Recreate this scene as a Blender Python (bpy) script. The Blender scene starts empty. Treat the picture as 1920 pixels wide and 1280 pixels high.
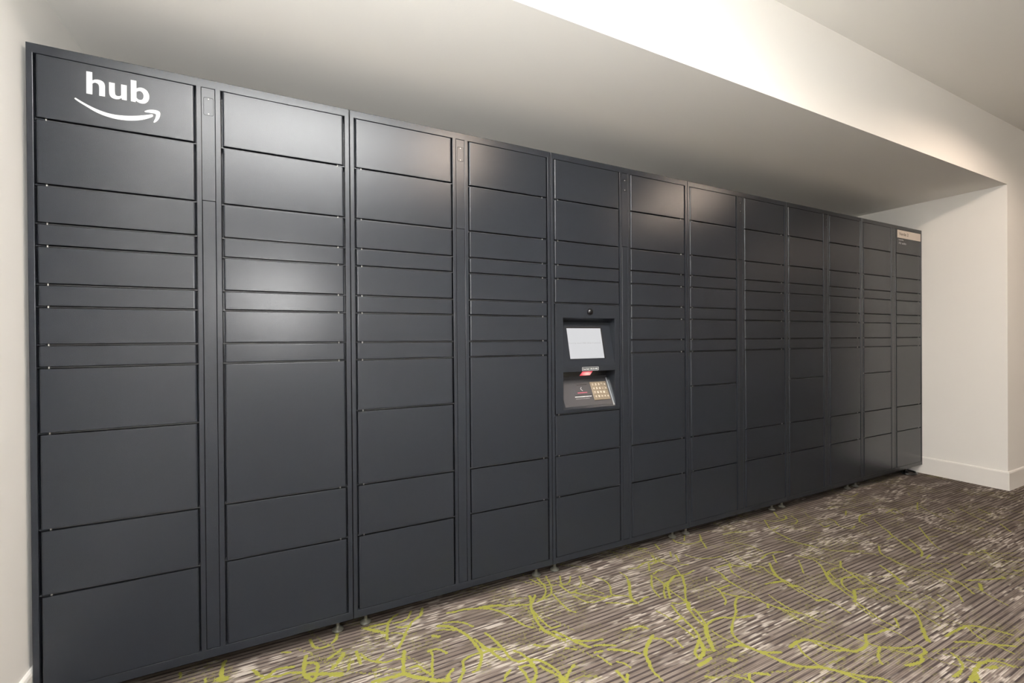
import bpy, bmesh, math, random
from mathutils import Vector, Matrix
random.seed(7)
SC = bpy.context.scene
C = SC.collection

# ------------------------------------------------------------------ camera, world, exposure
W = 0.93                      # width of one locker section (m)
YAW, PIT, ROL = 0.46926, -0.00424, -0.00721
CAM = Vector((0.73744 * W, -2.0296 * W, 1.26605 * W))
F_PX = 850.38
cyw, syw, cp, sp = math.cos(YAW), math.sin(YAW), math.cos(PIT), math.sin(PIT)
fwd = Vector((syw * cp, cyw * cp, sp))
upv = Vector((-syw * sp, -cyw * sp, cp))
rgt = Vector((cyw, -syw, 0))
cr, sr = math.cos(ROL), math.sin(ROL)
R2, U2 = cr * rgt + sr * upv, -sr * rgt + cr * upv
cam_data = bpy.data.cameras.new('camera')
cam_data.sensor_width = 36.0
cam_data.lens = F_PX / 1920 * 36
cam_data.clip_start = 0.02
cam = bpy.data.objects.new('camera', cam_data)
m3 = Matrix((R2, U2, -fwd)).transposed()
cam.matrix_world = Matrix.Translation(CAM) @ m3.to_4x4()
C.objects.link(cam)
SC.camera = cam

SC.view_settings.view_transform = 'Standard'
SC.view_settings.look = 'None'
SC.view_settings.gamma = 1
SC.view_settings.use_curve_mapping = False
SC.view_settings.exposure = 0.0
SC.cycles.max_bounces = 10
SC.cycles.diffuse_bounces = 6
SC.cycles.glossy_bounces = 4
SC.cycles.caustics_reflective = False
SC.cycles.caustics_refractive = False
SC.cycles.sample_clamp_indirect = 8
SC.cycles.use_denoising = True

wd = bpy.data.worlds.new('world')
SC.world = wd
wd.use_nodes = True
wd.node_tree.nodes['Background'].inputs[0].default_value = (0.8, 0.85, 1, 1)
wd.node_tree.nodes['Background'].inputs[1].default_value = 0.0

Z_SOF, Z_CEIL = 2.331, 2.80           # soffit underside, main ceiling
Y_CORNER = -0.5135                    # front plane of soffit face / right wall
X_RET = 6.0373 * W                    # return wall at the far end
X_LEFT = -0.012

def lamp(name, kind, loc, power, color, rot=(0, 0, 0), **kw):
    d = bpy.data.lights.new(name, kind)
    d.energy = power
    d.color = color
    for k, v in kw.items():
        setattr(d, k, v)
    o = bpy.data.objects.new(name, d)
    o.location = loc
    o.rotation_euler = rot
    C.objects.link(o)
    return o

# photographer's flash: head turned up at the ceiling, with a little spill forward
lamp('flash_bounce', 'SPOT', (0.80, -2.0, 1.52), 3300, (0.97, 0.98, 1.0), (math.radians(180), 0, 0),
     spot_size=math.radians(100), spot_blend=1.0, shadow_soft_size=0.04)
lamp('flash_diffuser', 'SPOT', (0.72, -1.95, 1.50), 94, (0.97, 0.99, 0.97), (math.radians(180), 0, 0),
     spot_size=math.radians(168), spot_blend=0.35, shadow_soft_size=0.05)
lamp('flash_spill', 'POINT', (0.66, -1.92, 1.49), 66, (1.0, 0.99, 0.97), shadow_soft_size=0.035)
DOWN = [(1.95, -1.72), (4.62, -1.68), (8.6, -3.0)]  # last one is added to lift the beam and ceiling at right
for i, (x, y) in enumerate(DOWN):
    lamp('downlight_lamp', 'SPOT', (x, y, Z_CEIL - 0.02), 98, (1.0, 0.80, 0.64), spot_size=math.radians(168), spot_blend=0.35, shadow_soft_size=0.045)

# ------------------------------------------------------------------ materials
def mat(name, base, rough=0.5, metal=0.0, spec=0.5, emis=None, es=0.0):
    m = bpy.data.materials.new(name)
    m.use_nodes = True
    b = m.node_tree.nodes['Principled BSDF']
    b.inputs['Base Color'].default_value = (*base, 1)
    b.inputs['Roughness'].default_value = rough
    b.inputs['Metallic'].default_value = metal
    b.inputs['Specular IOR Level'].default_value = spec
    if emis:
        b.inputs['Emission Color'].default_value = (*emis, 1)
        b.inputs['Emission Strength'].default_value = es
    return m

def add_bump(m, scale, strength, dist, detail=2.0):
    nt = m.node_tree
    b = nt.nodes['Principled BSDF']
    tc = nt.nodes.new('ShaderNodeTexCoord')
    n = nt.nodes.new('ShaderNodeTexNoise')
    n.inputs['Scale'].default_value = scale
    n.inputs['Detail'].default_value = detail
    bp = nt.nodes.new('ShaderNodeBump')
    bp.inputs['Strength'].default_value = strength
    bp.inputs['Distance'].default_value = dist
    nt.links.new(tc.outputs['Object'], n.inputs['Vector'])
    nt.links.new(n.outputs['Fac'], bp.inputs['Height'])
    nt.links.new(bp.outputs['Normal'], b.inputs['Normal'])
    return m

PAINT = add_bump(mat('grey_powder_coat', (0.0120, 0.0140, 0.0180), 0.225, 0.0, 0.32), 620, 0.4, 0.0006, 1.5)
DARK = mat('dark_cabinet_steel', (0.02, 0.021, 0.024), 0.5)
BLACK = mat('black_plastic', (0.006, 0.006, 0.007), 0.25)
GLOSSBLACK = mat('black_lens', (0.003, 0.003, 0.004), 0.05)
STEEL = mat('hinge_steel', (0.30, 0.295, 0.28), 0.4, 0.7)
GLINTM = mat('edge_glint_tone', (0.42, 0.44, 0.46), 0.35, 0.8)  # pale tone for the light caught on the kiosk edge
WHITEV = mat('white_vinyl', (0.56, 0.57, 0.57), 0.45, emis=None)
PANELG = mat('console_grey', (0.031, 0.030, 0.033), 0.42)
READER = mat('reader_grey', (0.028, 0.028, 0.032), 0.35)
TAN = mat('keypad_tan_metal', (0.17, 0.135, 0.095), 0.45, 0.2)
KEYM = mat('key_tan_metal', (0.19, 0.152, 0.108), 0.45, 0.2)
DIGIT = mat('key_digit_white', (0.55, 0.48, 0.40), 0.5)
REDS = mat('dull_red_strip', (0.30, 0.06, 0.09), 0.4)
GREYTXT = mat('grey_lettering', (0.35, 0.35, 0.36), 0.5)
SIGNM = mat('sign_beige_grey', (0.55, 0.48, 0.42), 0.5)
SIGNTXT = mat('sign_brown_lettering', (0.10, 0.07, 0.055), 0.5)
FOOTM = mat('foot_clear_nylon', (0.26, 0.26, 0.22), 0.35)
FOOTM.node_tree.nodes['Principled BSDF'].inputs['Transmission Weight'].default_value = 0.5
CABLE = mat('cable_black_rubber', (0.008, 0.008, 0.008), 0.3)
SCREEN = mat('lit_screen', (0.02, 0.02, 0.02), 0.2, emis=(0.93, 0.94, 0.97), es=0.66)
SCRTXT = mat('screen_grey_text', (0.1, 0.1, 0.1), 0.4, emis=(0.38, 0.38, 0.40), es=0.66)
REDLIT = mat('scanner_red_light', (0.3, 0.01, 0.02), 0.3)
nt = REDLIT.node_tree
tc = nt.nodes.new('ShaderNodeTexCoord'); gr = nt.nodes.new('ShaderNodeTexGradient'); gr.gradient_type = 'SPHERICAL'
mp = nt.nodes.new('ShaderNodeMapping'); mp.inputs['Location'].default_value = (-0.15, 0, 0.15)
mp.inputs['Scale'].default_value = (24, 0, 75)
ra = nt.nodes.new('ShaderNodeValToRGB')
ra.color_ramp.elements[0].color = (0.75, 0.05, 0.09, 1); ra.color_ramp.elements[1].color = (1.0, 0.75, 0.65, 1)
nt.links.new(tc.outputs['Object'], mp.inputs['Vector']); nt.links.new(mp.outputs[0], gr.inputs[0])
nt.links.new(gr.outputs['Fac'], ra.inputs[0]); bs = nt.nodes['Principled BSDF']
nt.links.new(ra.outputs[0], bs.inputs['Emission Color']); bs.inputs['Emission Strength'].default_value = 1.0

WALL = add_bump(mat('wall_paint', (0.82, 0.805, 0.775), 0.85, 0, 0.25), 90, 0.12, 0.002, 4)
CEILM = add_bump(mat('ceiling_paint', (0.79, 0.78, 0.75), 0.9, 0, 0.2), 90, 0.1, 0.002, 4)
BASEM = mat('baseboard_paint', (0.82, 0.80, 0.77), 0.45)

GREEN = (0.195, 0.192, 0.037)
def carpet():
    m = bpy.data.materials.new('patterned_carpet')
    m.use_nodes = True
    nt = m.node_tree
    N, L = nt.nodes, nt.links
    b = N['Principled BSDF']
    b.inputs['Roughness'].default_value = 0.95
    b.inputs['Specular IOR Level'].default_value = 0.1
    def math_(op, a, bb=None, c=None, clamp=False):
        n = N.new('ShaderNodeMath'); n.operation = op; n.use_clamp = clamp
        for i, v in enumerate((a, bb, c)):
            if v is None: continue
            if isinstance(v, (int, float)): n.inputs[i].default_value = v
            else: L.new(v, n.inputs[i])
        return n.outputs[0]
    def ramp(v, lo, hi):
        n = N.new('ShaderNodeMapRange'); n.interpolation_type = 'SMOOTHSTEP'
        L.new(v, n.inputs['Value']); n.inputs['From Min'].default_value = lo; n.inputs['From Max'].default_value = hi
        return n.outputs[0]
    def comb(x, y, z=0.0):
        n = N.new('ShaderNodeCombineXYZ')
        for i, v in enumerate((x, y, z)):
            if isinstance(v, (int, float)): n.inputs[i].default_value = v
            else: L.new(v, n.inputs[i])
        return n.outputs[0]
    def noise(vec, scale, detail=2.0, rough=0.5, dist=0.0):
        n = N.new('ShaderNodeTexNoise'); L.new(vec, n.inputs['Vector'])
        n.inputs['Scale'].default_value = scale; n.inputs['Detail'].default_value = detail
        n.inputs['Roughness'].default_value = rough; n.inputs['Distortion'].default_value = dist
        return n.outputs['Fac']
    def mix(f, a, c):
        n = N.new('ShaderNodeMix'); n.data_type = 'RGBA'
        L.new(f, n.inputs['Factor'])
        for i, v in ((6, a), (7, c)):
            if isinstance(v, tuple): n.inputs[i].default_value = (*v, 1)
            else: L.new(v, n.inputs[i])
        return n.outputs[2]
    tc = N.new('ShaderNodeTexCoord')
    sep = N.new('ShaderNodeSeparateXYZ'); L.new(tc.outputs['Object'], sep.inputs[0])
    X, Y = sep.outputs[0], sep.outputs[1]
    ROW = 0.0062
    row = math_('FLOOR', math_('DIVIDE', Y, ROW))
    wn = N.new('ShaderNodeTexWhiteNoise'); wn.noise_dimensions = '1D'; L.new(row, wn.inputs['W'])
    xj = math_('ADD', X, math_('MULTIPLY', math_('SUBTRACT', wn.outputs['Value'], 0.5), 0.012))
    xq = math_('MULTIPLY', math_('FLOOR', math_('DIVIDE', xj, 0.004)), 0.004)
    yq = math_('MULTIPLY', row, ROW)
    Q = comb(xq, yq)
    # yarn rows: dark lines between groups of rows, fading in and out along x
    rib = math_('SINE', math_('MULTIPLY', Y, 2 * math.pi / 0.0205))
    ribf = noise(comb(math_('MULTIPLY', X, 3.2), math_('MULTIPLY', yq, 46)), 1.0, 2)
    darkrow = math_('MULTIPLY', ramp(rib, 0.15, 0.75), ramp(ribf, 0.26, 0.50))
    fine = ramp(math_('SINE', math_('MULTIPLY', Y, 2 * math.pi / ROW)), -1.0, 0.4)
    tone = noise(comb(math_('MULTIPLY', X, 5), math_('MULTIPLY', yq, 30)), 1.0, 3)
    base = mix(ramp(tone, 0.35, 0.65), (0.105, 0.083, 0.070), (0.18, 0.147, 0.126))
    base = mix(darkrow, base, (0.045, 0.034, 0.032))
    # pale flecks in drifting patches
    fleck = noise(comb(math_('MULTIPLY', xq, 10), math_('MULTIPLY', yq, 163)), 1.0, 1)
    patch = noise(comb(math_('MULTIPLY', X, 2.6), math_('MULTIPLY', Y, 9.0)), 1.0, 3, 0.6, 0.5)
    fl = math_('MULTIPLY', ramp(fleck, 0.50, 0.60), ramp(patch, 0.47, 0.62))
    base = mix(fl, base, (0.38, 0.335, 0.295))
    # green vine lines: contour lines of smooth fields with varying width
    def rotq(ang, sx, sy, ox):
        ca, sa = math.cos(ang), math.sin(ang)
        u = math_('ADD', math_('MULTIPLY', xq, ca), math_('MULTIPLY', yq, sa))
        v = math_('SUBTRACT', math_('MULTIPLY', yq, ca), math_('MULTIPLY', xq, sa))
        return comb(math_('ADD', math_('MULTIPLY', u, sx), ox), math_('MULTIPLY', v, sy), ox)
    total = None
    for (ang, sx, sy, ox, lv) in ((-0.95, 0.8, 2.2, 3.1, 0.50), (-0.70, 0.9, 2.4, 21.7, 0.53)):
        def fld(dx, dy):
            n = N.new('ShaderNodeVectorMath'); n.operation = 'ADD'; L.new(rotq(ang, sx, sy, ox), n.inputs[0])
            n.inputs[1].default_value = (dx, dy, 0)
            return noise(n.outputs[0], 1.0, 1.0, 0.45, 0.3)
        f = fld(0, 0); e = 0.02
        gx = math_('SUBTRACT', fld(e, 0), f); gy = math_('SUBTRACT', fld(0, e), f)
        gl = math_('SQRT', math_('ADD', math_('MULTIPLY', math_('MULTIPLY', gx, gx), (sx / e) ** 2), math_('MULTIPLY', math_('MULTIPLY', gy, gy), (sy / e) ** 2)))
        dist = math_('DIVIDE', math_('ABSOLUTE', math_('SUBTRACT', f, lv)), math_('ADD', gl, 0.15))
        ln = math_('LESS_THAN', dist, 0.0024)
        brk = ramp(noise(rotq(1.1, 2.0, 2.0, ox + 9), 1.0, 1), 0.48, 0.52)
        ln = math_('MULTIPLY', ln, brk)
        total = ln if total is None else math_('MAXIMUM', total, ln)
    dens = noise(comb(math_('MULTIPLY', xq, 60), math_('MULTIPLY', yq, 120)), 1.0, 1)
    total = math_('MULTIPLY', total, ramp(dens, 0.30, 0.42))
    halo = math_('MULTIPLY', ramp(noise(Q, 3.6, 2), 0.50, 0.60), math_('GREATER_THAN', dens, 0.57))
    total = math_('MAXIMUM', math_('MULTIPLY', total, 0.7), math_('MULTIPLY', halo, 0.35))
    base = mix(total, base, GREEN)
    base = mix(math_('MULTIPLY', math_('SUBTRACT', 1.0, fine), 0.30), base, (0.03, 0.024, 0.02))
    L.new(base, b.inputs['Base Color'])
    bp = N.new('ShaderNodeBump'); bp.inputs['Strength'].default_value = 0.5; bp.inputs['Distance'].default_value = 0.003
    L.new(math_('ADD', fine, noise(tc.outputs['Object'], 400, 1)), bp.inputs['Height'])
    L.new(bp.outputs['Normal'], b.inputs['Normal'])
    return m
CARPET = carpet()

# ------------------------------------------------------------------ helpers
def link(name, me, m, parent=None, label=None, kind=None):
    if m is not None:
        me.materials.append(m)
    o = bpy.data.objects.new(name, me)
    C.objects.link(o)
    if parent is not None:
        o.parent = parent
    if label: o['label'] = label
    if kind: o['kind'] = kind
    return o

def from_bm(name, bm, m, parent=None, label=None, kind=None, smooth=False):
    bmesh.ops.recalc_face_normals(bm, faces=bm.faces)
    me = bpy.data.meshes.new(name)
    bm.to_mesh(me)
    bm.free()
    if smooth:
        for p in me.polygons: p.use_smooth = True
    return link(name, me, m, parent, label, kind)

def add_box(bm, x0, x1, y0, y1, z0, z1, bev=0.0, seg=3):
    b2 = bmesh.new()
    bmesh.ops.create_cube(b2, size=1)
    for v in b2.verts:
        v.co = Vector((x0 + (v.co.x + .5) * (x1 - x0), y0 + (v.co.y + .5) * (y1 - y0), z0 + (v.co.z + .5) * (z1 - z0)))
    if bev > 0:
        bmesh.ops.bevel(b2, geom=list(b2.edges), offset=bev, segments=seg, profile=0.5, affect='EDGES')
    me = bpy.data.meshes.new('tmp'); b2.to_mesh(me); b2.free()
    bm.from_mesh(me); bpy.data.meshes.remove(me)

def add_lathe(bm, cx, cy, prof, n=24, axis='Z', base=0.0):
    """prof: list of (r, h); axis Z up from base, or Y toward -Y from base"""
    rings = []
    for r, h in prof:
        ring = []
        for i in range(n):
            a = 2 * math.pi * i / n
            if axis == 'Z': co = (cx + r * math.cos(a), cy + r * math.sin(a), base + h)
            else: co = (cx + r * math.cos(a), base - h, cy + r * math.sin(a))
            ring.append(bm.verts.new(co))
        rings.append(ring)
    for a, b in zip(rings, rings[1:]):
        for i in range(n):
            bm.faces.new((a[i], a[(i + 1) % n], b[(i + 1) % n], b[i]))
    bm.faces.new(rings[0]); bm.faces.new(rings[-1])

def grid_solid(bm, xs, zs, solid, y0, y1):
    """cells of a grid that are solid get a front at y0, back at y1 and walls round the holes"""
    nx, nz = len(xs) - 1, len(zs) - 1
    vf, vb = {}, {}
    def V(d, i, j, y):
        if (i, j) not in d: d[(i, j)] = bm.verts.new((xs[i], y, zs[j]))
        return d[(i, j)]
    S = lambda i, j: 0 <= i < nx and 0 <= j < nz and solid(i, j)
    for i in range(nx):
        for j in range(nz):
            if not S(i, j): continue
            q = [(i, j), (i + 1, j), (i + 1, j + 1), (i, j + 1)]
            bm.faces.new([V(vf, a, b, y0) for a, b in q])
            bm.faces.new([V(vb, a, b, y1) for a, b in reversed(q)])
            for (di, dj, e) in ((-1, 0, (q[3], q[0])), (1, 0, (q[1], q[2])), (0, -1, (q[0], q[1])), (0, 1, (q[2], q[3]))):
                if not S(i + di, j + dj):
                    (a, b) = e
                    bm.faces.new([V(vf, *a, y0), V(vb, *a, y1), V(vb, *b, y1), V(vf, *b, y0)])

def bevel_sharp(bm, off, seg=2, cond=None):
    bmesh.ops.recalc_face_normals(bm, faces=bm.faces)
    es = [e for e in bm.edges if len(e.link_faces) == 2 and e.calc_face_angle(0) > 0.6 and (cond is None or cond(e))]
    bmesh.ops.bevel(bm, geom=es, offset=off, segments=seg, profile=0.5, affect='EDGES')

def rounded(x0, x1, z0, z1, r, n=5):
    pts = []
    for cx, cz, a0 in ((x1 - r, z1 - r, 0), (x0 + r, z1 - r, 90), (x0 + r, z0 + r, 180), (x1 - r, z0 + r, 270)):
        for k in range(n + 1):
            a = math.radians(a0 + 90 * k / n)
            pts.append((cx + r * math.cos(a), cz + r * math.sin(a)))
    return pts

def fill_outline(bm, loops, y0, y1):
    """flat shape with holes given as (x,z) loops, thickness y0 (front) to y1"""
    edges = []
    front = []
    for lp in loops:
        vs = [bm.verts.new((x, y0, z)) for x, z in lp]
        front.append(vs)
        edges += [bm.edges.new((vs[i], vs[(i + 1) % len(vs)])) for i in range(len(vs))]
    bmesh.ops.triangle_fill(bm, use_beauty=True, use_dissolve=False, edges=edges)
    for vs in front:
        bk = [bm.verts.new((v.co.x, y1, v.co.z)) for v in vs]
        n = len(vs)
        for i in range(n):
            bm.faces.new((vs[i], bk[i], bk[(i + 1) % n], vs[(i + 1) % n]))

def text_mesh(name, s, size, m, parent, mtx, width=None, label=None, bold=0.0):
    cu = bpy.data.curves.new(name, 'FONT')
    cu.body = s; cu.size = size; cu.align_x = 'LEFT'; cu.extrude = 0.0002; cu.offset = bold; cu.resolution_u = 3
    tmp = bpy.data.objects.new('tmp', cu)
    C.objects.link(tmp)
    dg = bpy.context.evaluated_depsgraph_get()
    me = bpy.data.meshes.new_from_object(tmp.evaluated_get(dg))
    bpy.data.objects.remove(tmp)
    xs = [v.co.x for v in me.vertices]
    if width:
        k = width / (max(xs) - min(xs))
        for v in me.vertices: v.co.x = (v.co.x - min(xs)) * k
    me.transform(mtx)
    me.name = name
    return link(name, me, m, parent, label)

FRONT = Matrix.Rotation(math.radians(90), 4, 'X')     # text plane XY -> XZ facing -Y

def tag(o, label, cat, group=None):
    o['label'] = label; o['category'] = cat
    if group: o['group'] = group
    return o

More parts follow.
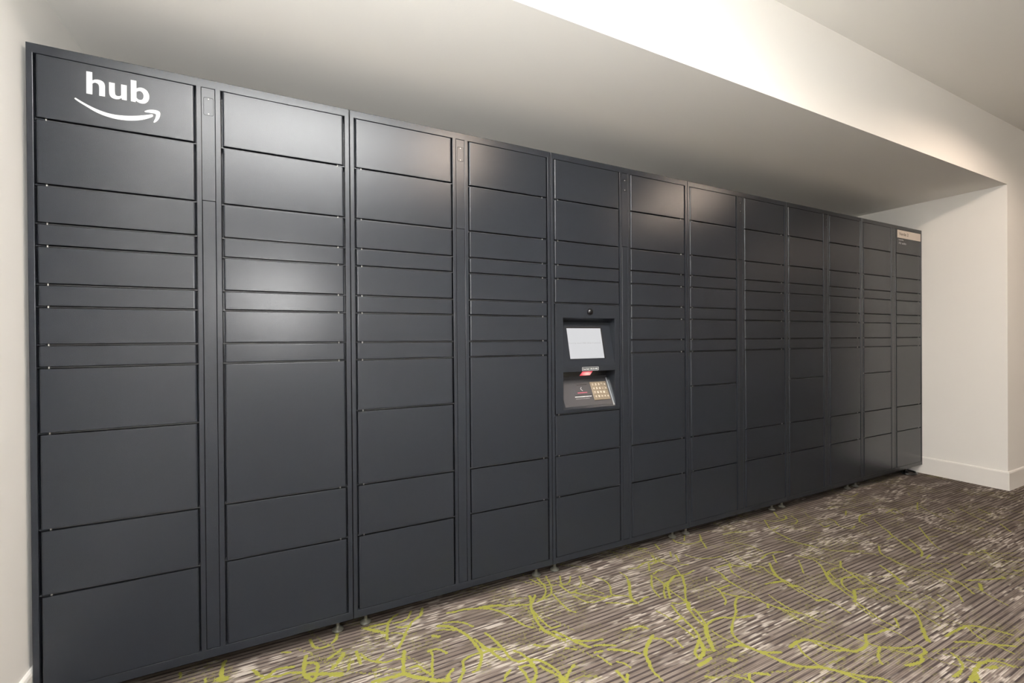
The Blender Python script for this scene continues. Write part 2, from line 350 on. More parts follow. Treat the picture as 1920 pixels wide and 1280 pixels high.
# ------------------------------------------------------------------ setting
def slab(name, x0, x1, y0, y1, z0, z1, m):
    bm = bmesh.new(); add_box(bm, x0, x1, y0, y1, z0, z1)
    return from_bm(name, bm, m, kind='structure')
Y_BACK, Y_FRONT, X_FAR = 0.66, -4.2, 13.0
fl = bmesh.new(); add_box(fl, X_LEFT - 0.1, X_FAR + .1, Y_FRONT - .1, Y_BACK + .1, -0.08, 0.0)
floor_obj = from_bm('floor', fl, CARPET, kind='structure')
VINE = mat('carpet_green_yarn', GREEN, 0.95, 0, 0.1)
VINES = {
 (300, 1100, 5.333): '''12:650,740 620,830 620,920;18:570,925 670,920;9:930,830 1010,890 1080,890 1160,830 1250,810 1340,800;9:970,950 1100,900 1200,890 1290,860 1430,860;12:1460,690 1440,800 1450,880 1530,940;10:1450,760 1570,770 1560,880 1540,930;8:1500,530 1540,600 1620,610 1700,580;8:1770,460 1760,520 1710,570;8:1840,680 1780,760 1720,820;8:1800,640 1680,720;12:1450,880 1600,870 1820,870;8:1220,655 1300,655;6:450,920 455,960;6:200,860 205,910''',
 (620, 1080, 6): '''12:370,585 500,615 620,640;9:400,580 520,550 650,530;9:750,430 680,480 640,560 640,640 630,710;7:900,400 870,470 800,510 700,530;9:1030,360 1010,440 920,510 880,570 840,650 800,740 760,810;8:880,555 800,575 740,570;5:680,640 760,640 860,660;9:1310,415 1400,400 1500,375 1620,365 1750,350 1920,320;8:1720,350 1830,375 1920,400;7:1270,525 1400,515 1500,525 1600,570;11:1210,560 1330,565 1420,600 1510,650 1570,700 1620,760 1690,850;6:1200,610 1300,600 1400,610;7:1620,710 1700,770 1760,820 1830,870 1920,925;7:1690,870 1790,840 1920,815;8:1680,860 1570,900 1490,960 1500,1030 1480,1110 1440,1190;8:1700,880 1690,960 1660,1040 1600,1085;9:290,850 320,930 340,990;7:340,870 400,930 500,960 600,970 700,945 800,925;7:590,880 540,930 520,960;12:830,840 820,920 820,1000 820,1100;14:470,1190 600,1160 720,1130 820,1100 930,1130 1060,1150 1200,1175 1340,1170;7:1090,850 1150,825 1220,825 1310,870;8:1130,830 1145,920 1140,1020 1150,1130;7:890,1030 980,1010 1050,1060 1140,1110;8:1380,1040 1330,1110 1290,1190;9:150,860 100,930 60,990 10,1050;8:80,610 70,690 30,740;8:210,980 200,1060;16:0,1110 130,1105;7:120,820 0,920;14:1150,670 1220,680;7:1740,640 1830,710 1910,780''',
 (900, 1080, 6): '''8:0,350 130,330 280,335 420,325 560,320;8:0,365 130,370 230,400 320,440 440,520 520,560 600,580;10:560,220 575,300 580,380 620,460 660,540 720,600 800,640;8:620,215 590,300;7:590,380 650,450 720,520 800,580 900,560;11:680,590 780,640 880,690 960,720;10:820,620 930,660 1040,720 1130,760 1240,800;8:1040,720 1160,730 1260,725 1390,710;7:560,30 650,80 720,100 740,180 700,250 640,290;8:640,20 720,90 860,100;7:800,120 800,190 740,240 680,270;7:740,0 790,90;7:820,200 890,280 950,340 1020,390 1080,405;7:900,0 920,90 1000,70 1020,0;8:900,100 960,150 1030,190 1090,150;6:1050,220 1130,260 1200,290 1290,290 1400,250 1480,220;7:1060,180 1150,205 1260,220 1400,240 1440,220;7:1120,0 1140,70 1120,130;4:1150,80 1280,150 1400,200;7:1280,0 1400,50 1460,110 1490,210 1620,220 1700,240 1770,310;9:1640,0 1680,80 1680,180 1720,260 1780,310;6:1420,300 1520,300 1640,310 1760,310;8:1800,290 1850,245 1900,230;10:0,760 60,820 130,820 270,820;8:60,640 140,700 240,800 300,870 350,930 430,960;9:80,820 160,870 230,930 290,940;7:380,840 460,870 540,930;9:430,965 560,940 680,950 760,990 850,1050 950,1160;10:540,930 600,1000 630,1070 620,1150 590,1200;7:450,1020 540,1000 600,1020;8:460,1040 510,1100 540,1160 560,1200;8:680,1010 760,1060 850,1100 940,1160;8:1060,1000 1010,1060 970,1160;16:910,1170 970,1180;8:340,1060 300,1110 270,1180;9:610,770 700,790 780,780;9:970,810 1080,825;8:1290,780 1400,775 1530,780;9:1440,825 1560,830 1680,845 1800,870;7:1320,890 1410,950 1480,1000;7:1290,860 1380,840;6:1540,965 1620,980 1700,1030;8:1540,1070 1600,1130 1650,1190;8:1660,1110 1650,1190;8:1610,605 1700,585 1800,565 1890,590;9:1920,710 1880,790 1860,870 1900,960 1920,1010''',
 (1180, 1080, 6): '''9:0,60 10,160 20,250 60,290;7:245,50 260,130 300,190 350,240;9:500,10 450,60 430,110 440,160 460,250;7:400,90 390,180 410,250;9:600,0 625,100 630,200 640,280;6:280,10 380,80 460,160 560,230 620,270;14:620,270 660,300 670,370;8:670,370 730,450 800,520 850,560;7:730,370 800,450 850,530;14:860,540 870,640 890,700 930,790 950,840;8:860,560 900,520 950,490 1050,465 1160,470 1280,460 1400,440;9:1215,240 1190,310 1200,390 1180,470 1155,560 1160,640 1210,710 1300,780;11:1090,800 1200,770 1310,790 1420,830 1540,880 1650,930 1780,980 1920,1020;9:1480,850 1600,860 1710,855;4:930,615 1010,670 1100,720 1200,770;8:480,330 540,410 600,470 660,530 730,600 780,670 800,740;8:600,465 540,500 510,520;6:540,540 640,610 740,690;9:780,720 760,800 740,860 780,930;12:790,730 830,800 830,870 790,930;9:870,830 920,830;12:780,1000 850,970 920,920;14:1110,940 1220,950;9:270,660 220,740 190,820 190,890 220,980 260,1060 330,1130 380,1180;7:270,700 370,710 430,740 490,790;7:510,700 560,760 600,800;9:1130,100 1050,130 990,150;8:930,110 1010,160 1060,230 1085,280 1075,320;9:1060,190 1180,220 1300,235 1400,250 1500,290 1600,330 1750,380 1920,420;8:1560,310 1560,360;5:1040,10 1150,80 1260,140 1360,190 1480,270;4:1570,210 1700,310 1830,380;4:1650,350 1780,420 1920,500;8:1420,1090 1580,1110;7:1200,1130 1330,1160 1400,1200;7:1350,1100 1350,1170;6:850,1130 960,1140;6:480,300 560,310 640,290;5:300,390 400,440 480,490;6:0,580 110,565 210,590;12:1650,0 1750,50 1850,110;22:1810,110 1890,110;5:1730,60 1920,180;5:1590,80 1750,60;8:1810,800 1920,730;5:700,370 830,410 940,380''',
 (1460, 1080, 4.174): '''6:160,80 270,140 380,190 480,240 560,290;5:150,95 250,160 310,190;12:290,190 380,185;6:0,200 100,260 230,310 310,350 380,365;4:0,240 120,310 200,360 340,410;8:95,545 150,510 230,500 320,540 420,580 520,580 590,590;6:230,500 330,515 430,545 550,580;9:590,590 650,570 690,530 680,480 680,455;6:680,455 760,450 800,430;12:800,430 860,415;6:540,465 620,490 700,525 780,550 900,560 1000,560 1100,545;8:790,560 780,630 810,690;5:830,560 940,590 1040,610 1110,630;10:1000,700 1090,680 1130,650 1110,630 1150,590 1090,540;7:150,540 190,600 250,650 330,710;10:0,660 100,690 220,710 330,715 450,740 560,780 680,830;8:330,710 500,750 640,780 800,800 880,830;8:380,0 440,60 510,120 580,170;7:490,50 500,20 570,10;5:490,50 530,100 590,140;12:590,110 600,180 590,200;6:600,105 680,95 760,100;10:750,90 765,125;8:590,190 660,240 730,290 800,340 880,380 940,400;5:600,220 680,280 740,320;8:910,330 940,390;4:740,370 850,410 960,460 1040,510;5:580,0 690,60 760,100;4:630,0 760,60 900,110 1050,130;8:900,0 960,50 1020,90;12:920,60 970,55;4:760,120 900,190 1050,250 1150,320 1270,390;8:920,150 970,210 1040,260 1090,320 1120,390;14:1120,400 1150,470 1175,510;6:1200,0 1320,60 1400,130 1440,200;7:1270,0 1400,50 1450,75 1530,140;12:1575,60 1590,110;4:1460,60 1580,110 1680,170 1800,230;6:1480,35 1640,25 1760,15;9:1310,470 1400,420 1480,390 1600,400 1700,425 1830,460;7:1480,400 1530,450 1620,510 1720,550 1850,610;9:1380,515 1500,515 1640,530 1860,550;9:1350,600 1410,650 1440,710 1410,760 1370,790;12:1490,660 1580,680 1660,660 1760,680 1840,710;12:1580,680 1540,740 1500,820;14:1650,720 1710,710;14:1540,760 1560,830;5:1150,150 1260,220 1290,270 1210,280;5:1250,150 1360,210''',
 (1160, 940, 6): '''12:230,530 320,530;8:410,480 460,540;10:220,740 290,690 400,670 430,680;10:370,610 430,670;9:430,670 520,650;9:440,670 540,710 640,740;9:340,700 345,780;9:370,710 430,680;7:110,760 220,745;8:580,570 590,620;8:640,600 680,680;8:690,710 790,710;7:20,800 90,850 110,940;8:390,820 440,780 500,770;8:370,830 370,950;5:410,850 510,920;12:510,940 580,890 630,840 700,830;8:700,830 780,810 850,770;7:640,750 690,820;7:710,830 740,940;10:610,430 660,460 780,480;7:780,480 880,460 940,430;7:740,380 740,440;8:910,370 930,430;8:920,430 960,480 990,530;6:750,600 850,630 950,640 1050,635 1150,620;4:1150,620 1220,670 1270,700;10:1040,740 1100,780 1160,820 1230,890 1330,950;9:1100,740 1240,710 1330,725 1480,735;9:1240,700 1280,800;5:1280,800 1370,860;8:1480,700 1480,750;5:1330,610 1430,690 1480,720;5:1490,750 1600,800;7:1180,370 1290,345 1400,345 1530,330;5:1200,460 1330,470 1450,490 1550,530 1620,560;8:1610,640 1670,590 1760,570 1850,565;7:1550,730 1620,740 1680,790 1750,830;8:1700,690 1740,780 1800,850 1880,900;6:1640,210 1700,300 1740,320 1800,290;6:1640,210 1780,220 1890,190 1850,150;5:1750,120 1790,170;7:1740,330 1840,380 1920,420;7:1650,930 1780,900 1880,900;7:990,850 990,890''',
 (1440, 900, 6.4): '''6:70,380 120,450 200,470 220,430;6:280,430 350,480 330,520 270,525;6:100,630 220,690 330,740 470,780 600,810;5:90,700 250,740 400,760 550,790;7:650,820 780,845 900,850 1160,850;4:900,850 1080,870 1260,885 1330,910;7:0,880 100,865 200,860;7:60,900 100,990;9:20,1000 50,1080 110,1160 190,1215;6:370,960 400,1040 430,1120;8:330,900 450,930 540,950 620,1010 680,1100 720,1180 790,1260;5:440,900 600,950 750,1000 880,1040;8:870,970 880,1040 950,1090 1050,1160 1150,1250;5:880,1050 800,1055 720,1100;9:720,1100 720,1140;6:740,1110 800,1180;6:980,1100 1100,1140 1220,1200;6:1010,1160 920,1170 880,1210 900,1270;10:1340,1020 1430,1080 1540,1160 1650,1260;9:1330,790 1340,850 1370,890;5:1370,890 1450,940 1550,990 1680,1040;7:720,340 780,320 840,330;7:940,370 930,420;7:620,520 680,560 740,540;7:720,460 800,490 860,550 1000,580 1040,550;9:1100,500 1100,440 1150,410 1240,400;8:1110,500 1200,550;4:1270,470 1380,570;8:1370,570 1440,610 1480,660;6:1490,680 1430,710;4:1480,660 1600,740 1780,870;6:1420,390 1500,350;6:1480,390 1530,410;12:1040,750 1080,755;6:870,170 1000,195 1080,160''',
 (1660, 880, 5.82): '''6:30,440 110,480;3:100,430 200,500;6:350,360 350,440;3:380,400 560,500 700,560;10:710,565 770,565;5:680,420 760,480;3:820,430 930,490 1050,550 1200,610;8:930,480 980,490;8:1030,550 1080,550;5:1020,430 1150,490;6:1250,590 1370,680;8:1020,640 1070,640;6:530,640 670,670 760,690 840,700;7:370,630 450,730 510,800;4:450,735 570,730;4:510,800 600,870 760,910 940,930 1100,980;9:270,770 330,820 400,900 390,950;5:0,650 80,720 200,820 330,920;8:450,970 490,930;7:1050,880 1100,880;4:1080,890 1200,970 1350,1000 1513,1020;8:860,930 940,925;8:640,965 690,965;6:40,960 150,1020 260,1060 380,1100 500,1110;7:500,1110 620,1170 740,1200 850,1250;9:650,1080 720,1150;7:830,1030 880,1080;6:880,1210 1080,1200;12:1280,1170 1300,1190;6:1400,1100 1513,1110''',
}
def vine_yarn():
    """green pattern yarn: every stitch that a line of the pattern crosses, as runs of stitches along the rows"""
    CX, CY = 0.003, 0.0031
    cells = set()
    rnd = random.Random(3)
    for (ox, oy, sc), txt in VINES.items():
        for item in txt.split(';'):
            wd, pts = item.split(':')
            P = []
            for q in pts.split():
                u, v = map(float, q.split(','))
                d = fwd + R2 * ((ox + u / sc - 960) / F_PX) - U2 * ((oy + v / sc - 640) / F_PX)
                t = -CAM.z / d.z
                P.append((CAM.x + t * d.x, CAM.y + t * d.y))
            P = [P[0]] + P + [P[-1]]
            far = math.dist(P[0], (CAM.x, CAM.y))
            hw0 = float(wd) * 0.00035 * (1.0 if far < 2.2 else 0.8)
            for i in range(1, len(P) - 2):
                p0, p1, p2, p3 = P[i - 1:i + 3]
                n = max(2, int(math.dist(p1, p2) / 0.003))
                for k in range(n):
                    t = k / n
                    x, y = (0.5 * (2 * p1[j] + (p2[j] - p0[j]) * t + (2 * p0[j] - 5 * p1[j] + 4 * p2[j] - p3[j]) * t * t
                            + (3 * p1[j] - p0[j] - 3 * p2[j] + p3[j]) * t ** 3) for j in (0, 1))
                    if not (X_LEFT < x < X_FAR and Y_FRONT < y < 0.3): continue
                    hw = hw0 * rnd.uniform(0.55, 1.5)
                    j0, j1 = math.floor((y - hw) / CY), math.floor((y + hw) / CY)
                    for j in range(j0, j1 + 1):
                        a = rnd.uniform(-0.001, 0.001)
                        for c in range(math.floor((x - hw + a) / CX), math.floor((x + hw + a) / CX) + 1):
                            if rnd.random() < 0.86: cells.add((j, c))
    # the pattern repeats over the rest of the floor, beside and in front of the traced stretch
    seen = list(cells)
    xs_ = [c for _, c in seen]; x_hi = max(xs_)
    for dj, dc in ((0, x_hi - min(xs_)), (-620, 0), (-620, x_hi - min(xs_))):
        for j, c in seen:
            x, y = (c + dc) * CX, (j + dj) * CY
            d = Vector((x, y, 0)) - CAM
            dep = d.dot(fwd)
            if dep > 0.05 and abs(d.dot(R2) / dep) * F_PX < 975 and -d.dot(U2) / dep * F_PX < 660: continue
            if X_LEFT < x < X_FAR and Y_FRONT < y < (0.3 if x < X_RET else Y_CORNER - 0.02): cells.add((j + dj, c + dc))
    V_, F_ = [], []
    rows = {}
    for j, c in cells: rows.setdefault(j, []).append(c)
    for j, cs in rows.items():
        cs.sort(); a = cs[0]; b = a
        runs = []
        for c in cs[1:]:
            if c == b + 1: b = c
            else: runs.append((a, b)); a = b = c
        runs.append((a, b))
        for a, b in runs:
            n = len(V_); sh = rnd.uniform(-0.001, 0.001)
            V_ += [(a * CX + sh, j * CY + .0002, 0.0006), ((b + 1) * CX + sh, j * CY + .0002, 0.0006), ((b + 1) * CX + sh, (j + 1) * CY, 0.0006), (a * CX + sh, (j + 1) * CY, 0.0006)]
            F_.append((n, n + 1, n + 2, n + 3))
    me = floor_obj.data
    base_v = [tuple(v.co) for v in me.vertices]; base_f = [tuple(p.vertices) for p in me.polygons]
    nm = bpy.data.meshes.new('floor')
    nm.from_pydata(base_v + V_, [], base_f + [tuple(i + len(base_v) for i in f) for f in F_])
    nm.materials.append(CARPET); nm.materials.append(VINE)
    nm.polygons.foreach_set('material_index', [0] * len(base_f) + [1] * len(F_))
    floor_obj.data = nm
vine_yarn()
slab('ceiling', X_LEFT - 0.1, X_FAR + .1, Y_FRONT - .1, Y_BACK + .1, Z_CEIL, Z_CEIL + 0.1, CEILM)
slab('ceiling_soffit', X_LEFT, X_RET, Y_CORNER, Y_BACK, Z_SOF, Z_CEIL, WALL)
slab('wall_left', X_LEFT - 0.1, X_LEFT, Y_FRONT, Y_BACK, 0, Z_CEIL, WALL)
slab('wall_back', X_LEFT, X_RET, Y_BACK, Y_BACK + 0.1, 0, Z_SOF, WALL)
slab('wall_right', X_RET, X_FAR, Y_CORNER, Y_BACK, 0, Z_CEIL, WALL)
slab('wall_far', X_FAR, X_FAR + 0.1, Y_FRONT, Y_CORNER, 0, Z_CEIL, WALL)
slab('wall_behind', X_LEFT, X_FAR, Y_FRONT - 0.1, Y_FRONT, 0, Z_CEIL, WALL)

BH, BT = 0.1435, 0.012
def baseboard(name, pts, BH=BH):
    """profile swept along xy polyline, board on the left-hand side of travel"""
    prof = [(0.0, 0.0), (BT, 0.0), (BT, BH - 0.012), (BT * .75, BH - 0.004), (BT * .35, BH), (0.0, BH)]
    bm = bmesh.new()
    rings = []
    n = len(pts)
    for i, p in enumerate(pts):
        p = Vector(p)
        d1 = (Vector(pts[i]) - Vector(pts[i - 1])).normalized() if i > 0 else None
        d2 = (Vector(pts[i + 1]) - Vector(pts[i])).normalized() if i < n - 1 else None
        n1 = Vector((-d1.y, d1.x)) if d1 else None
        n2 = Vector((-d2.y, d2.x)) if d2 else None
        if n1 and n2: off = (n1 + n2) / (1 + n1.dot(n2))
        else: off = n1 or n2
        rings.append([bm.verts.new((p.x + off.x * a, p.y + off.y * a, h)) for a, h in prof])
    for a, b in zip(rings, rings[1:]):
        for k in range(len(prof)):
            bm.faces.new((a[k], a[(k + 1) % len(prof)], b[(k + 1) % len(prof)], b[k]))
    bm.faces.new(rings[0]); bm.faces.new(rings[-1])
    return from_bm(name, bm, BASEM, kind='structure')
baseboard('baseboard_right', [(X_FAR, Y_CORNER), (X_RET, Y_CORNER), (X_RET, Y_BACK)][::1])
baseboard('baseboard_left', [(X_LEFT, Y_BACK), (X_LEFT, Y_FRONT)], 0.18)
baseboard('baseboard_behind', [(X_LEFT, Y_FRONT), (X_FAR, Y_FRONT)])

# recessed downlights of the main ceiling; the third is an added fill
LENS = mat('downlight_lens', (0.8, 0.8, 0.8), 0.5, emis=(1.0, 0.78, 0.58), es=3.0)
RING = mat('downlight_ring', (0.85, 0.84, 0.82), 0.4)
NAMES = ['nearest the left wall beside the soffit', 'above the aisle before the far locker sections', 'added to brighten the right end, farthest from the left wall']
for i, (x, y) in enumerate(DOWN):
    e = bpy.data.objects.new('ceiling_downlight', None); e.location = (x, y, Z_CEIL); C.objects.link(e)
    tag(e, 'round white recessed ceiling downlight ' + NAMES[i], 'ceiling light', 'recessed downlights in the main ceiling')
    bm = bmesh.new()
    add_lathe(bm, 0, 0, [(0.062, -0.001), (0.088, -0.001), (0.086, -0.008), (0.066, -0.010), (0.062, -0.001)][:4], 32)
    from_bm('trim_ring', bm, RING, e)
    bm = bmesh.new(); add_lathe(bm, 0, 0, [(0.060, -0.0105), (0.060, -0.0112)], 32)
    from_bm('lens', bm, LENS, e)

# ------------------------------------------------------------------ parcel lockers
ZT, ZB = 2.0893, 0.074
ROWS = [2.060, 1.863, 1.662, 1.544, 1.475, 1.357, 1.288, 1.171, 1.101, 0.898, 0.602, 0.400, 0.105]
COL_A = (0.0185, 0.4600)
STRIP = (0.4762, 0.5195)
COL_B = (0.5375, 0.9800)
GAPX, GAPZ, DEPTH = 0.0048, 0.0042, 0.58
door_cache = {}

def make_door(parent, x0, x1, z0, z1, hinge_side, top_rail, bottom_rail):
    gx = GAPX
    za = z0 + (0.0022 if bottom_rail else GAPZ)
    zb = z1 - (0.0022 if top_rail else GAPZ)
    key = (round(x1 - x0, 4), round(zb - za, 4))
    if key not in door_cache:
        bm = bmesh.new()
        w, h = x1 - x0 - 2 * gx, zb - za
        add_box(bm, 0, w, 0, 0.019, 0, h)
        bm.edges.ensure_lookup_table()
        ve = [e for e in bm.edges if all(v.co.y < .001 for v in e.verts) and abs(e.verts[0].co.x - e.verts[1].co.x) < 1e-6]
        bmesh.ops.bevel(bm, geom=ve, offset=0.0068, segments=6, profile=0.5, affect='EDGES')
        he = [e for e in bm.edges if all(v.co.y < .001 for v in e.verts) and abs(e.verts[0].co.z - e.verts[1].co.z) < 1e-6 and e.calc_length() > 0.1]
        bmesh.ops.bevel(bm, geom=he, offset=0.0022, segments=3, profile=0.5, affect='EDGES')
        bmesh.ops.recalc_face_normals(bm, faces=bm.faces)
        me = bpy.data.meshes.new('door'); bm.to_mesh(me); bm.free(); me.materials.append(PAINT)
        door_cache[key] = me
    o = bpy.data.objects.new('door', door_cache[key])
    o.parent = parent
    o.location = (x0 + gx, -0.0006 + random.uniform(-.0006, .0006), za)
    o.rotation_euler = (math.radians(random.uniform(-.10, .10)), 0, math.radians(random.uniform(-.07, .07)))
    C.objects.link(o)
    # hinge in the seam above the door, on the outer side of the column
    if not top_rail:
        h = bpy.data.objects.new('hinge', HINGE)
        h.parent = o
        hx = 0.0 if hinge_side == 'L' else (x1 - x0 - 2 * gx)
        h.location = (hx, 0, (zb - za) + GAPZ)
        h.scale = (1 if hinge_side == 'L' else -1, 1, 1)
        h['label'] = 'small bright steel hinge pin'
        C.objects.link(h)
    return o

bm = bmesh.new()
add_box(bm, -0.003, 0.019, 0.005, 0.012, -0.0016, 0.0016, 0.0005, 1)
nf = len(bm.faces)
add_lathe(bm, 0.0215, 0.009, [(0.0018, -0.0036), (0.0028, -0.003), (0.0028, 0.003), (0.0018, 0.0036)], 12)
for i, f in enumerate(bm.faces): f.material_index = 0 if i < nf else 1
HINGE = bpy.data.meshes.new('hinge'); bmesh.ops.recalc_face_normals(bm, faces=bm.faces); bm.to_mesh(HINGE); bm.free()
HINGE.materials.append(PAINT); HINGE.materials.append(STEEL)

def foot_mesh():
    bm = bmesh.new()
    add_lathe(bm, 0, 0, [(0.019, 0), (0.0225, 0.003), (0.0225, 0.006), (0.016, 0.011), (0.008, 0.014), (0.0065, 0.022), (0.0065, ZB + 0.004)], 20)
    bmesh.ops.recalc_face_normals(bm, faces=bm.faces)
    me = bpy.data.meshes.new('leveling_foot'); bm.to_mesh(me); bm.free()
    for p in me.polygons: p.use_smooth = len(p.vertices) == 4
    return me
FOOT = foot_mesh(); FOOT.materials.append(FOOTM)
FOOTB = FOOT.copy(); FOOTB.materials.clear(); FOOTB.materials.append(BLACK)

def section(n, label):
    x_org = n * W
    w = W if n < 5 else 0.9541
    root = bpy.data.objects.new('parcel_locker', None)
    root.location = (x_org, 0, 0)
    C.objects.link(root)
    tag(root, label, 'parcel locker', 'grey parcel locker sections standing in a row')
    g = 0.0012
    X = lambda f: f * w
    console = n == 2
    # face frame
    xs = [g, X(COL_A[0]), X(COL_A[1]), X(STRIP[0]), X(STRIP[1]), X(COL_B[0]), X(COL_B[1]), w - g]
    zs = [ZB, ROWS[-1], ROWS[0], ZT]
    bm = bmesh.new()
    grid_solid(bm, xs, zs, lambda i, j: not (j == 1 and i in (1, 3, 5)), 0.0, 0.032)
    bevel_sharp(bm, 0.0016, 2, lambda e: all(v.co.y < 0.001 for v in e.verts))
    from_bm('face_frame', bm, PAINT, root)
    # cabinet body with shelf lips showing in the seams
    bm = bmesh.new()
    bx0, bx1, bz0, bz1 = g + .0006, w - g - .0006, ZB + 0.0005, ZT - 0.0005
    if console:      # the cabinet is open behind the kiosk recess
        grid_solid(bm, [bx0, 0.060 * W, 0.434 * W, bx1], [bz0, 0.815, 1.295, bz1], lambda i, j: not (i == 1 and j == 1), 0.033, 0.12)
        add_box(bm, bx0, bx1, 0.12, DEPTH, bz0, bz1)
    else:
        add_box(bm, bx0, bx1, 0.033, DEPTH, bz0, bz1)
    from_bm('cabinet_body', bm, PAINT, root)
    colsB = [r for r in ROWS[1:-1] if r != 0.898]
    colsA = [r for r in ROWS[1:-1]] if not console else ROWS[1:6] + [0.805, 0.602, 0.400]
    for col, (f0, f1) in ((colsA, COL_A), (colsB, COL_B)):
        key = ('lip', round((f1 - f0) * w, 4))
        if key not in door_cache:
            bm = bmesh.new(); add_box(bm, 0, X(f1) - X(f0) - .0004, 0.008, 0.0329, -0.0016, 0.0016)
            me = bpy.data.meshes.new('shelf_lip'); bm.to_mesh(me); bm.free(); me.materials.append(DARK)
            door_cache[key] = me
        for r in col:
            o = bpy.data.objects.new('shelf_lip', door_cache[key]); o.parent = root
            o.location = (X(f0) + .0002, 0, r); C.objects.link(o)
    # doors
    rows_a = [ROWS[0]] + colsA + [ROWS[-1]]
    rows_b = [ROWS[0]] + colsB + [ROWS[-1]]
    doors = {}
    for col, rows, (f0, f1), side in (('a', rows_a, COL_A, 'L'), ('b', rows_b, COL_B, 'R')):
        for k in range(len(rows) - 1):
            zt, zb = rows[k], rows[k + 1]
            if console and col == 'a' and abs(zt - 1.357) < 1e-6:
                continue
            doors[(col, k)] = make_door(root, X(f0), X(f1), zb, zt, side, k == 0, k == len(rows) - 2)
    # centre strip: upper cover with a small plate, lower cover
    s0, s1 = X(STRIP[0]) + .0011, X(STRIP[1]) - .0011
    bm = bmesh.new()
    pl = (X(0.4845), X(0.5142), 1.966, 2.0265)
    outer = [(s0, 1.6693), (s1, 1.6693), (s1, 2.0589), (s0, 2.0589)]
    fill_outline(bm, [outer, rounded(pl[0] - .0009, pl[1] + .0009, pl[2] - .0009, pl[3] + .0009, .0052)], 0.0006, 0.028)
    up = from_bm('channel_cover', bm, PAINT, root)
    bm = bmesh.new()
    fill_outline(bm, [rounded(*pl, .0045)], 0.0006, 0.02)
    plate = from_bm('access_plate', bm, PAINT, up)
    cx = (pl[0] + pl[1]) / 2
    for z in (pl[2] + .0045, pl[3] - .0045):
        bm = bmesh.new()
        add_lathe(bm, cx, z, [(0.0022, 0), (0.0022, 0.0008), (0.0014, 0.0012)], 10, 'Y', 0.0006)
        from_bm('screw', bm, STEEL, up)
    bm = bmesh.new()
    add_box(bm, s0, s1, 0.0006, 0.028, 0.1066, 1.6677, 0.0008, 1)
    from_bm('channel_cover', bm, PAINT, root)
    # feet
    for (f, y) in ((0.062, 0.079), (0.945, 0.079), (0.062, 0.50), (0.945, 0.50)):
        last = n == 5 and f > .5
        o = bpy.data.objects.new('leveling_foot', FOOTB if last else FOOT)
        o.parent = root; o.location = (X(0.898) if last else X(f), y, 0.0)
        C.objects.link(o)
    return root, doors, X, w

LABELS = ['dark grey parcel locker section with white word and curved arrow, against the left wall',
          'dark grey parcel locker section between the white-lettered section and the touchscreen section',
          'dark grey steel parcel locker section with the touchscreen, keypad and red scanner light built in',
          'dark grey steel parcel locker section directly right of the touchscreen section',
          'dark grey steel parcel locker section, second from the far right end of the row',
          'dark grey parcel locker section with a beige name strip, at the far right end']
SECT = [section(n, LABELS[n]) for n in range(6)]

# ---- white logo on the first door (outline points measured on the face, metres)
def face_pt(u, v):
    """crop pixel of the logo -> point on the locker face (x, z)"""
    px, py = 120 + u / 9.6, 120 + v / 9.6
    d = fwd + R2 * ((px - 960) / F_PX) - U2 * ((py - 640) / F_PX)
    t = -CAM.y / d.y
    return (CAM.x + t * d.x, CAM.z + t * d.z)
def smooth(pts, hard):
    """Catmull-Rom through pts, points whose index is in hard stay sharp"""
    n = len(pts); out = []
    for i in range(n):
        p1, p2 = pts[i], pts[(i + 1) % n]
        out.append(p1)
        if i in hard and (i + 1) % n in hard: continue
        p0 = p1 if i in hard else pts[i - 1]
        p3 = p2 if (i + 1) % n in hard else pts[(i + 2) % n]
        for t in (0.25, 0.5, 0.75):
            out.append(tuple(0.5 * (2 * p1[k] + (p2[k] - p0[k]) * t + (2 * p0[k] - 5 * p1[k] + 4 * p2[k] - p3[k]) * t * t
                             + (3 * p1[k] - p0[k] - 3 * p2[k] + p3[k]) * t ** 3) for k in (0, 1)))
    return out
Hh = [(403, 132), (510, 150), (512, 298), (560, 283), (625, 287), (690, 312), (728, 355), (740, 415), (740, 588), (635, 570), (635, 425), (622, 372), (590, 346), (550, 338), (513, 352), (512, 549), (405, 529)]
Uu = [(813, 330), (915, 348), (917, 505), (928, 556), (960, 578), (1000, 580), (1031, 568), (1029, 370), (1130, 388), (1131, 658), (1046, 641), (1038, 612), (990, 632), (930, 632), (862, 606), (825, 560), (814, 500)]
Bb = [(1203, 288), (1303, 305), (1304, 442), (1360, 428), (1430, 440), (1495, 485), (1529, 550), (1533, 620), (1510, 675), (1460, 710), (1400, 712), (1340, 692), (1299, 662), (1288, 686), (1207, 669)]
Bh = [(1306, 502), (1350, 486), (1395, 500), (1428, 545), (1433, 595), (1415, 638), (1375, 648), (1335, 638), (1306, 606)]
SM = [(190, 622), (200, 612), (218, 614), (300, 665), (450, 748), (600, 818), (760, 877), (920, 914), (1080, 931), (1250, 935), (1400, 928), (1520, 915), (1585, 910), (1604, 925), (1592, 952), (1500, 985), (1380, 1010), (1230, 1020), (1080, 1012), (900, 983), (720, 928), (560, 858), (400, 763), (280, 690), (205, 637)]
AR = [(1453, 852), (1500, 832), (1580, 825), (1660, 835), (1715, 858), (1733, 888), (1726, 950), (1700, 1002), (1660, 1040), (1625, 1056), (1615, 1043), (1640, 990), (1656, 940), (1656, 908), (1620, 890), (1560, 880), (1500, 872), (1462, 866)]
root0, doors0, X0, _ = SECT[0]
d0 = doors0[('a', 0)]
bm = bmesh.new()
off = Vector(d0.location)
def conv(pts, hard):
    return [(x - off.x, z - off.z) for x, z in (face_pt(u, v) for u, v in smooth(pts, hard))]
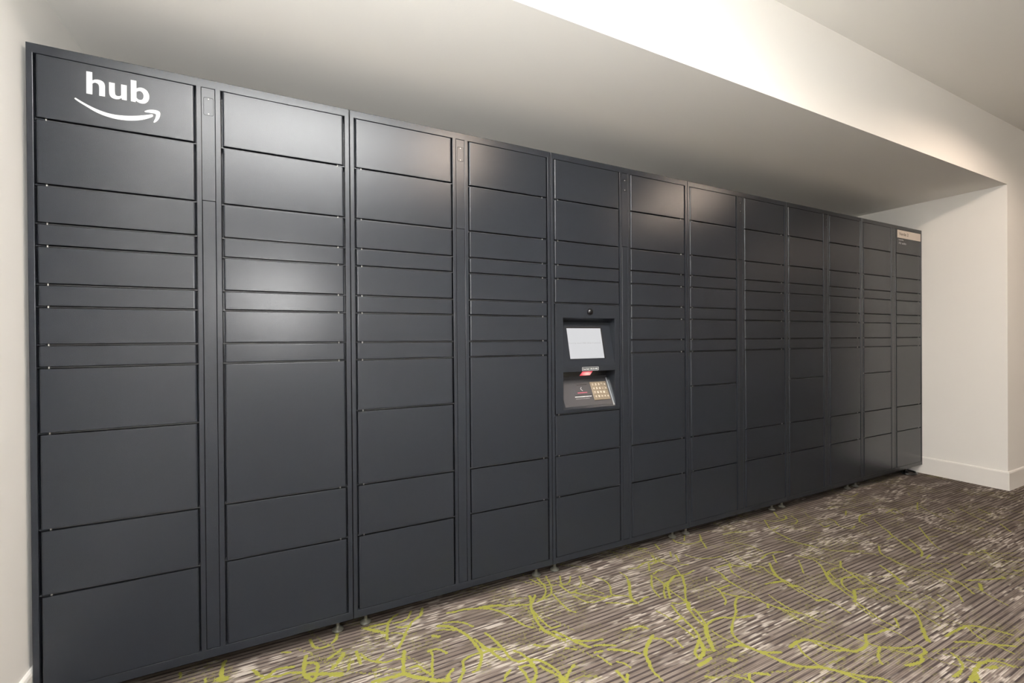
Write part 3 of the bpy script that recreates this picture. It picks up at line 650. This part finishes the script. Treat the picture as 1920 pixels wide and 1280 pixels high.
for loops in ([conv(Hh, {0, 1, 2, 7, 8, 9, 14, 15, 16})], [conv(Uu, {0, 1, 6, 7, 8, 9, 10, 11})],
              [conv(Bb, {0, 1, 2, 12, 13, 14}), conv(Bh, {0, 8})], [conv(SM, set())], [conv(AR, set())]):
    fill_outline(bm, loops, -0.0004, 0.0001)
from_bm('logo_lettering', bm, WHITEV, d0, 'white rounded three-letter word over a curved arrow')

# ---- name sign on the last top door
root5, doors5, X5, w5 = SECT[5]
d5 = doors5[('b', 0)]
o5 = Vector(d5.location)
bm = bmesh.new()
sx0, sx1, sz0, sz1 = X5(0.563) - o5.x, X5(0.972) - o5.x, 1.9915 - o5.z, 2.0555 - o5.z
add_box(bm, sx0, sx1, -0.0016, 0.0, sz0, sz1, 0.0005, 1)
sign = from_bm('name_sign', bm, SIGNM, d5, 'beige name strip')
text_mesh('sign_lettering', 'Verde 2', 0.034, SIGNTXT, d5, Matrix.Translation((sx0 + .024, -0.0020, sz0 + .022)) @ FRONT, 0.155, 'dark brown lettering', .0006)
text_mesh('sign_lettering', 'Laundry', 0.015, GREYTXT, d5, Matrix.Translation((sx0 + .018, -0.0007, sz0 - .020)) @ FRONT, 0.085, 'pale grey lettering', .0004)
text_mesh('sign_lettering', 'All units', 0.024, GREYTXT, d5, Matrix.Translation((sx0 + .018, -0.0007, sz0 - .050)) @ FRONT, 0.125, 'pale grey lettering', .0004)

# ---- touchscreen console in the third section
rootc, _, XC, wc = SECT[2]
cx0, cx1 = XC(COL_A[0]) + GAPX, XC(COL_A[1]) - GAPX
cz0, cz1 = 0.805 + GAPZ, 1.357 - GAPZ
hx0, hx1 = 0.0725 * W, 0.4205 * W
bm = bmesh.new()
def V(x, y, z): return bm.verts.new((x, y, z))
hzT, hzLt, hzLb, hzB = 1.284, 1.040, 1.013, 0.826
top_b = (0.0495, 1.264); slot_b = (0.077, 1.010); low_b = (0.077, 0.982)
xs = [cx0, hx0, hx1, cx1]; zs = [cz0, hzB, hzLb, hzLt, hzT, cz1]
gv = {}
def G(i, j):
    if (i, j) not in gv: gv[(i, j)] = V(xs[i], 0, zs[j])
    return gv[(i, j)]
for i in range(3):
    for j in range(5):
        if i == 1 and j in (1, 3): continue
        bm.faces.new((G(i, j), G(i + 1, j), G(i + 1, j + 1), G(i, j + 1)))
rim = [G(i, 0) for i in range(4)] + [G(3, j) for j in range(1, 6)] + [G(i, 5) for i in (2, 1, 0)] + [G(0, j) for j in (4, 3, 2, 1)]
bk = [V(v.co.x, 0.02, v.co.z) for v in rim]
for i in range(len(rim)):
    k = (i + 1) % len(rim)
    bm.faces.new((rim[i], bk[i], bk[k], rim[k]))
tb = [V(x, *top_b) for x in (hx0, hx1)]
sb = [V(x, *slot_b) for x in (hx0, hx1)]
lb = [V(x, *low_b) for x in (hx0, hx1)]
bm.faces.new((G(1, 4), G(2, 4), tb[1], tb[0])); bm.faces.new((tb[0], tb[1], G(2, 3), G(1, 3)))
bm.faces.new((G(1, 4), tb[0], G(1, 3))); bm.faces.new((G(2, 4), G(2, 3), tb[1]))
bm.faces.new((G(1, 2), G(2, 2), sb[1], sb[0])); bm.faces.new((sb[0], sb[1], lb[1], lb[0])); bm.faces.new((lb[0], lb[1], G(2, 1), G(1, 1)))
bm.faces.new((G(1, 2), sb[0], lb[0], G(1, 1))); bm.faces.new((G(2, 2), G(2, 1), lb[1], sb[1]))
bevel_sharp(bm, 0.0016, 2, lambda e: all(v.co.y < .001 for v in e.verts))
con = from_bm('console_panel', bm, PAINT, rootc, 'recessed kiosk panel of two slanted faces')

def plane_frame(top, bot):
    """local frame on a slanted face: x to the right, s down the slope, n out of it"""
    t = Vector((0, top[0], top[1])); b = Vector((0, bot[0], bot[1]))
    d = (b - t).normalized(); nrm = Vector((0, d.z, -d.y))
    M = Matrix((Vector((1, 0, 0)), -nrm, -d)).transposed().to_4x4()     # local x, y into the face, z up the slope
    return Matrix.Translation(t) @ M
MU = plane_frame(top_b, (0, hzLt))
ML = plane_frame(low_b, (0, hzB))
def place(name, bm, m, M, parent=rootc, label=None):
    for v in bm.verts: v.co = M @ v.co
    return from_bm(name, bm, m, parent, label)
def slabp(bm, x0, x1, s0, s1, h0, h1, bev=0.0):
    """box on a slanted face; s measured down the slope, h outwards"""
    add_box(bm, x0, x1, -h1, -h0, -s1, -s0, bev, 1)
bm = bmesh.new(); slabp(bm, 0.1205 * W, 0.3595 * W, 0.0255, 0.1930, 0.0, 0.0012)  # wider black margins at top and right stand in for the cutout's inner shadow
scr_f = place('screen', bm, BLACK, MU, label='display with inner shadow of its cutout as a black edge')
bm = bmesh.new(); slabp(bm, 0.1225 * W, 0.3520 * W, 0.0320, 0.1905, 0.0012, 0.0016)
place('display_glass', bm, SCREEN, MU, scr_f, 'lit pale grey display face')
text_mesh('display_text', 'Coming soon! Hub setup in process', 0.0095, SCRTXT, scr_f,
          MU @ Matrix.Translation((0.127 * W, -0.0019, -0.1125)) @ FRONT, 0.200, 'faint grey line of text')
# camera dome
bm = bmesh.new()
add_lathe(bm, 0.248 * W, 1.3165, [(0.0175, -0.004), (0.0178, 0.001), (0.0155, 0.006), (0.011, 0.0105), (0.005, 0.013), (0.001, 0.0135)], 24, 'Y', 0.0)
from_bm('camera_dome', bm, GLOSSBLACK, rootc, 'glossy black camera dome', smooth=True)
# help label on the ledge
bm = bmesh.new()
lx0, lx1, lz0, lz1 = 0.1935 * W, 0.3045 * W, 1.0170, 1.0345
fill_outline(bm, [rounded(lx0, lx1, lz0, lz1, .003), rounded(lx0 + .0018, lx1 - .0018, lz0 + .0016, lz1 - .0016, .002)], -0.0006, 0.0002)
hl = from_bm('help_label', bm, WHITEV, rootc, 'white outlined label strip')
text_mesh('label_text', 'Need help? 1-866-321-8851', 0.0085, WHITEV, hl, Matrix.Translation((lx0 + .006, -0.0006, lz0 + .0055)) @ FRONT, 0.091, None, .0003)
# black slot liner and red scanner light
bm = bmesh.new(); add_box(bm, hx0 + .001, hx1 - .001, 0.0735, 0.0765, 0.983, 1.009)
sl = from_bm('scanner_slot', bm, BLACK, rootc)
bm = bmesh.new()
pr = [(0.232, 0.9855), (0.302, 0.9855), (0.322, 1.0065), (0.252, 1.0065)]
fill_outline(bm, [[(x * W, z) for x, z in pr]], 0.0715, 0.0735)
cxr = 0.277 * W
for v in bm.verts: v.co.x -= cxr; v.co.z -= 0.996
red = from_bm('scanner_light', bm, REDLIT, sl, 'glowing red scanner window')
red.location = (cxr, 0, 0.996)
# lower slanted face
bm = bmesh.new(); slabp(bm, 0.088 * W, 0.408 * W, 0.016, 0.162, 0.0, 0.0012, 0.0005)
place('reader_plate', bm, PANELG, ML)
bm = bmesh.new(); slabp(bm, 0.0735 * W, 0.4195 * W, 0.0008, 0.0148, 0.0, 0.0012, 0.0004)
place('reader_plate', bm, PANELG, ML)
bm = bmesh.new(); slabp(bm, 0.4100 * W, 0.4195 * W, 0.002, 0.168, 0.0, 0.0008)  # pale strip stands in for a reflection along the panel edge
place('edge_glint', bm, GLINTM, ML, label='light caught on the panel edge, as a bright strip')
bm = bmesh.new(); slabp(bm, 0.170 * W, 0.280 * W, 0.0405, 0.106, 0.0012, 0.0040, 0.0008)
rd = place('card_reader', bm, READER, ML)
bm = bmesh.new()
slabp(bm, 0.197 * W, 0.262 * W, 0.0475, 0.0505, 0.0040, 0.0043)
place('card_slit', bm, BLACK, ML, rd, 'black slit')
bm = bmesh.new(); slabp(bm, 0.188 * W, 0.252 * W, 0.0895, 0.0945, 0.0040, 0.0044)
place('red_strip', bm, REDS, ML, rd, 'dull red strip')
bm = bmesh.new()
for a, b in (((0.222, 0.062), (0.214, 0.0715)), ((0.214, 0.0715), (0.225, 0.082))):
    p, q = Vector((a[0] * W, -0.0042, -a[1])), Vector((b[0] * W, -0.0042, -b[1]))
    d = (q - p).normalized(); nn = Vector((-d.z, 0, d.x)) * .0011
    vs = [bm.verts.new(c) for c in (p + nn, q + nn, q - nn, p - nn)]
    r = bmesh.ops.extrude_face_region(bm, geom=[bm.faces.new(vs)])
    for v in r['geom']:
        if isinstance(v, bmesh.types.BMVert): v.co.y += .0004
place('chevron_mark', bm, WHITEV, ML, rd, 'white chevron mark')
text_mesh('reader_text', 'SETUP IN PROGRESS PLEASE WAIT', 0.0062, WHITEV, rd,
          ML @ Matrix.Translation((0.166 * W, -0.0015, -0.1145)) @ FRONT, 0.104, 'white line of lettering', .0004)
text_mesh('reader_text', 'thank you for your patience', 0.0055, GREYTXT, rd,
          ML @ Matrix.Translation((0.168 * W, -0.0015, -0.1245)) @ FRONT, 0.085, 'faint grey line of lettering')
kx0, kx1, ks0, ks1 = 0.2865 * W, 0.3990 * W, 0.0370, 0.1370
bm = bmesh.new(); slabp(bm, kx0, kx1, ks0, ks1, 0.0012, 0.0062, 0.0012)
kp = place('keypad', bm, TAN, ML, label='tan metal keypad')
DIG = ['1', '2', '3', '*', 'x', '4', '5', '6', '-', 'c', '7', '8', '9', '#', '.', '<', '0', '>', '+', 'o']
for r in range(4):
    for c in range(5):
        kw, kh = (kx1 - kx0 - .008) / 5, (ks1 - ks0 - .012) / 4
        a = kx0 + .004 + c * kw; s = ks0 + .005 + r * kh
        bm = bmesh.new(); slabp(bm, a + .0014, a + kw - .0014, s + .0016, s + kh - .0016, 0.0062, 0.0086, 0.0008)
        place('key', bm, KEYM, ML, kp)
        # digit merged as its own small mesh under the keypad
        text_mesh('key_digit', DIG[r * 5 + c], 0.015, DIGIT, kp,
                  ML @ Matrix.Translation((a + .0055, -0.0089, -(s + kh - .0065))) @ FRONT, None, None, .0004)

# ---- black cable looped on the carpet at the far foot
def tube(name, pts, r, m, parent=None, n=8):
    bm = bmesh.new(); rings = []
    P = [Vector(p) for p in pts]
    for i, p in enumerate(P):
        t = (P[min(i + 1, len(P) - 1)] - P[max(i - 1, 0)]).normalized()
        a = t.cross(Vector((0, 0, 1)))
        a = a.normalized() if a.length > 1e-4 else Vector((1, 0, 0))
        b = t.cross(a)
        rings.append([bm.verts.new(p + (a * math.cos(2 * math.pi * k / n) + b * math.sin(2 * math.pi * k / n)) * r) for k in range(n)])
    for a, b in zip(rings, rings[1:]):
        for k in range(n): bm.faces.new((a[k], a[(k + 1) % n], b[(k + 1) % n], b[k]))
    bm.faces.new(rings[0]); bm.faces.new(rings[-1])
    return from_bm(name, bm, m, parent, smooth=True)
pts = []
cxx, cyy = 5.495, 0.055
for k in range(49):
    a = math.radians(-200 + k * 7.5 * 2.0)
    rr = 1.0 - 0.08 * (k // 24)
    pts.append((cxx + 0.068 * rr * math.cos(a), cyy + 0.055 * rr * math.sin(a), 0.005 + 0.009 * (k / 48) + 0.006 * max(0, math.sin(a))))
pts += [(5.44, 0.20, 0.012), (5.42, 0.35, 0.010), (5.41, 0.55, 0.009)]
cab = tube('power_cable', pts, 0.005, CABLE)
tag(cab, 'black cable looped on the carpet under the far end of the lockers', 'cable')
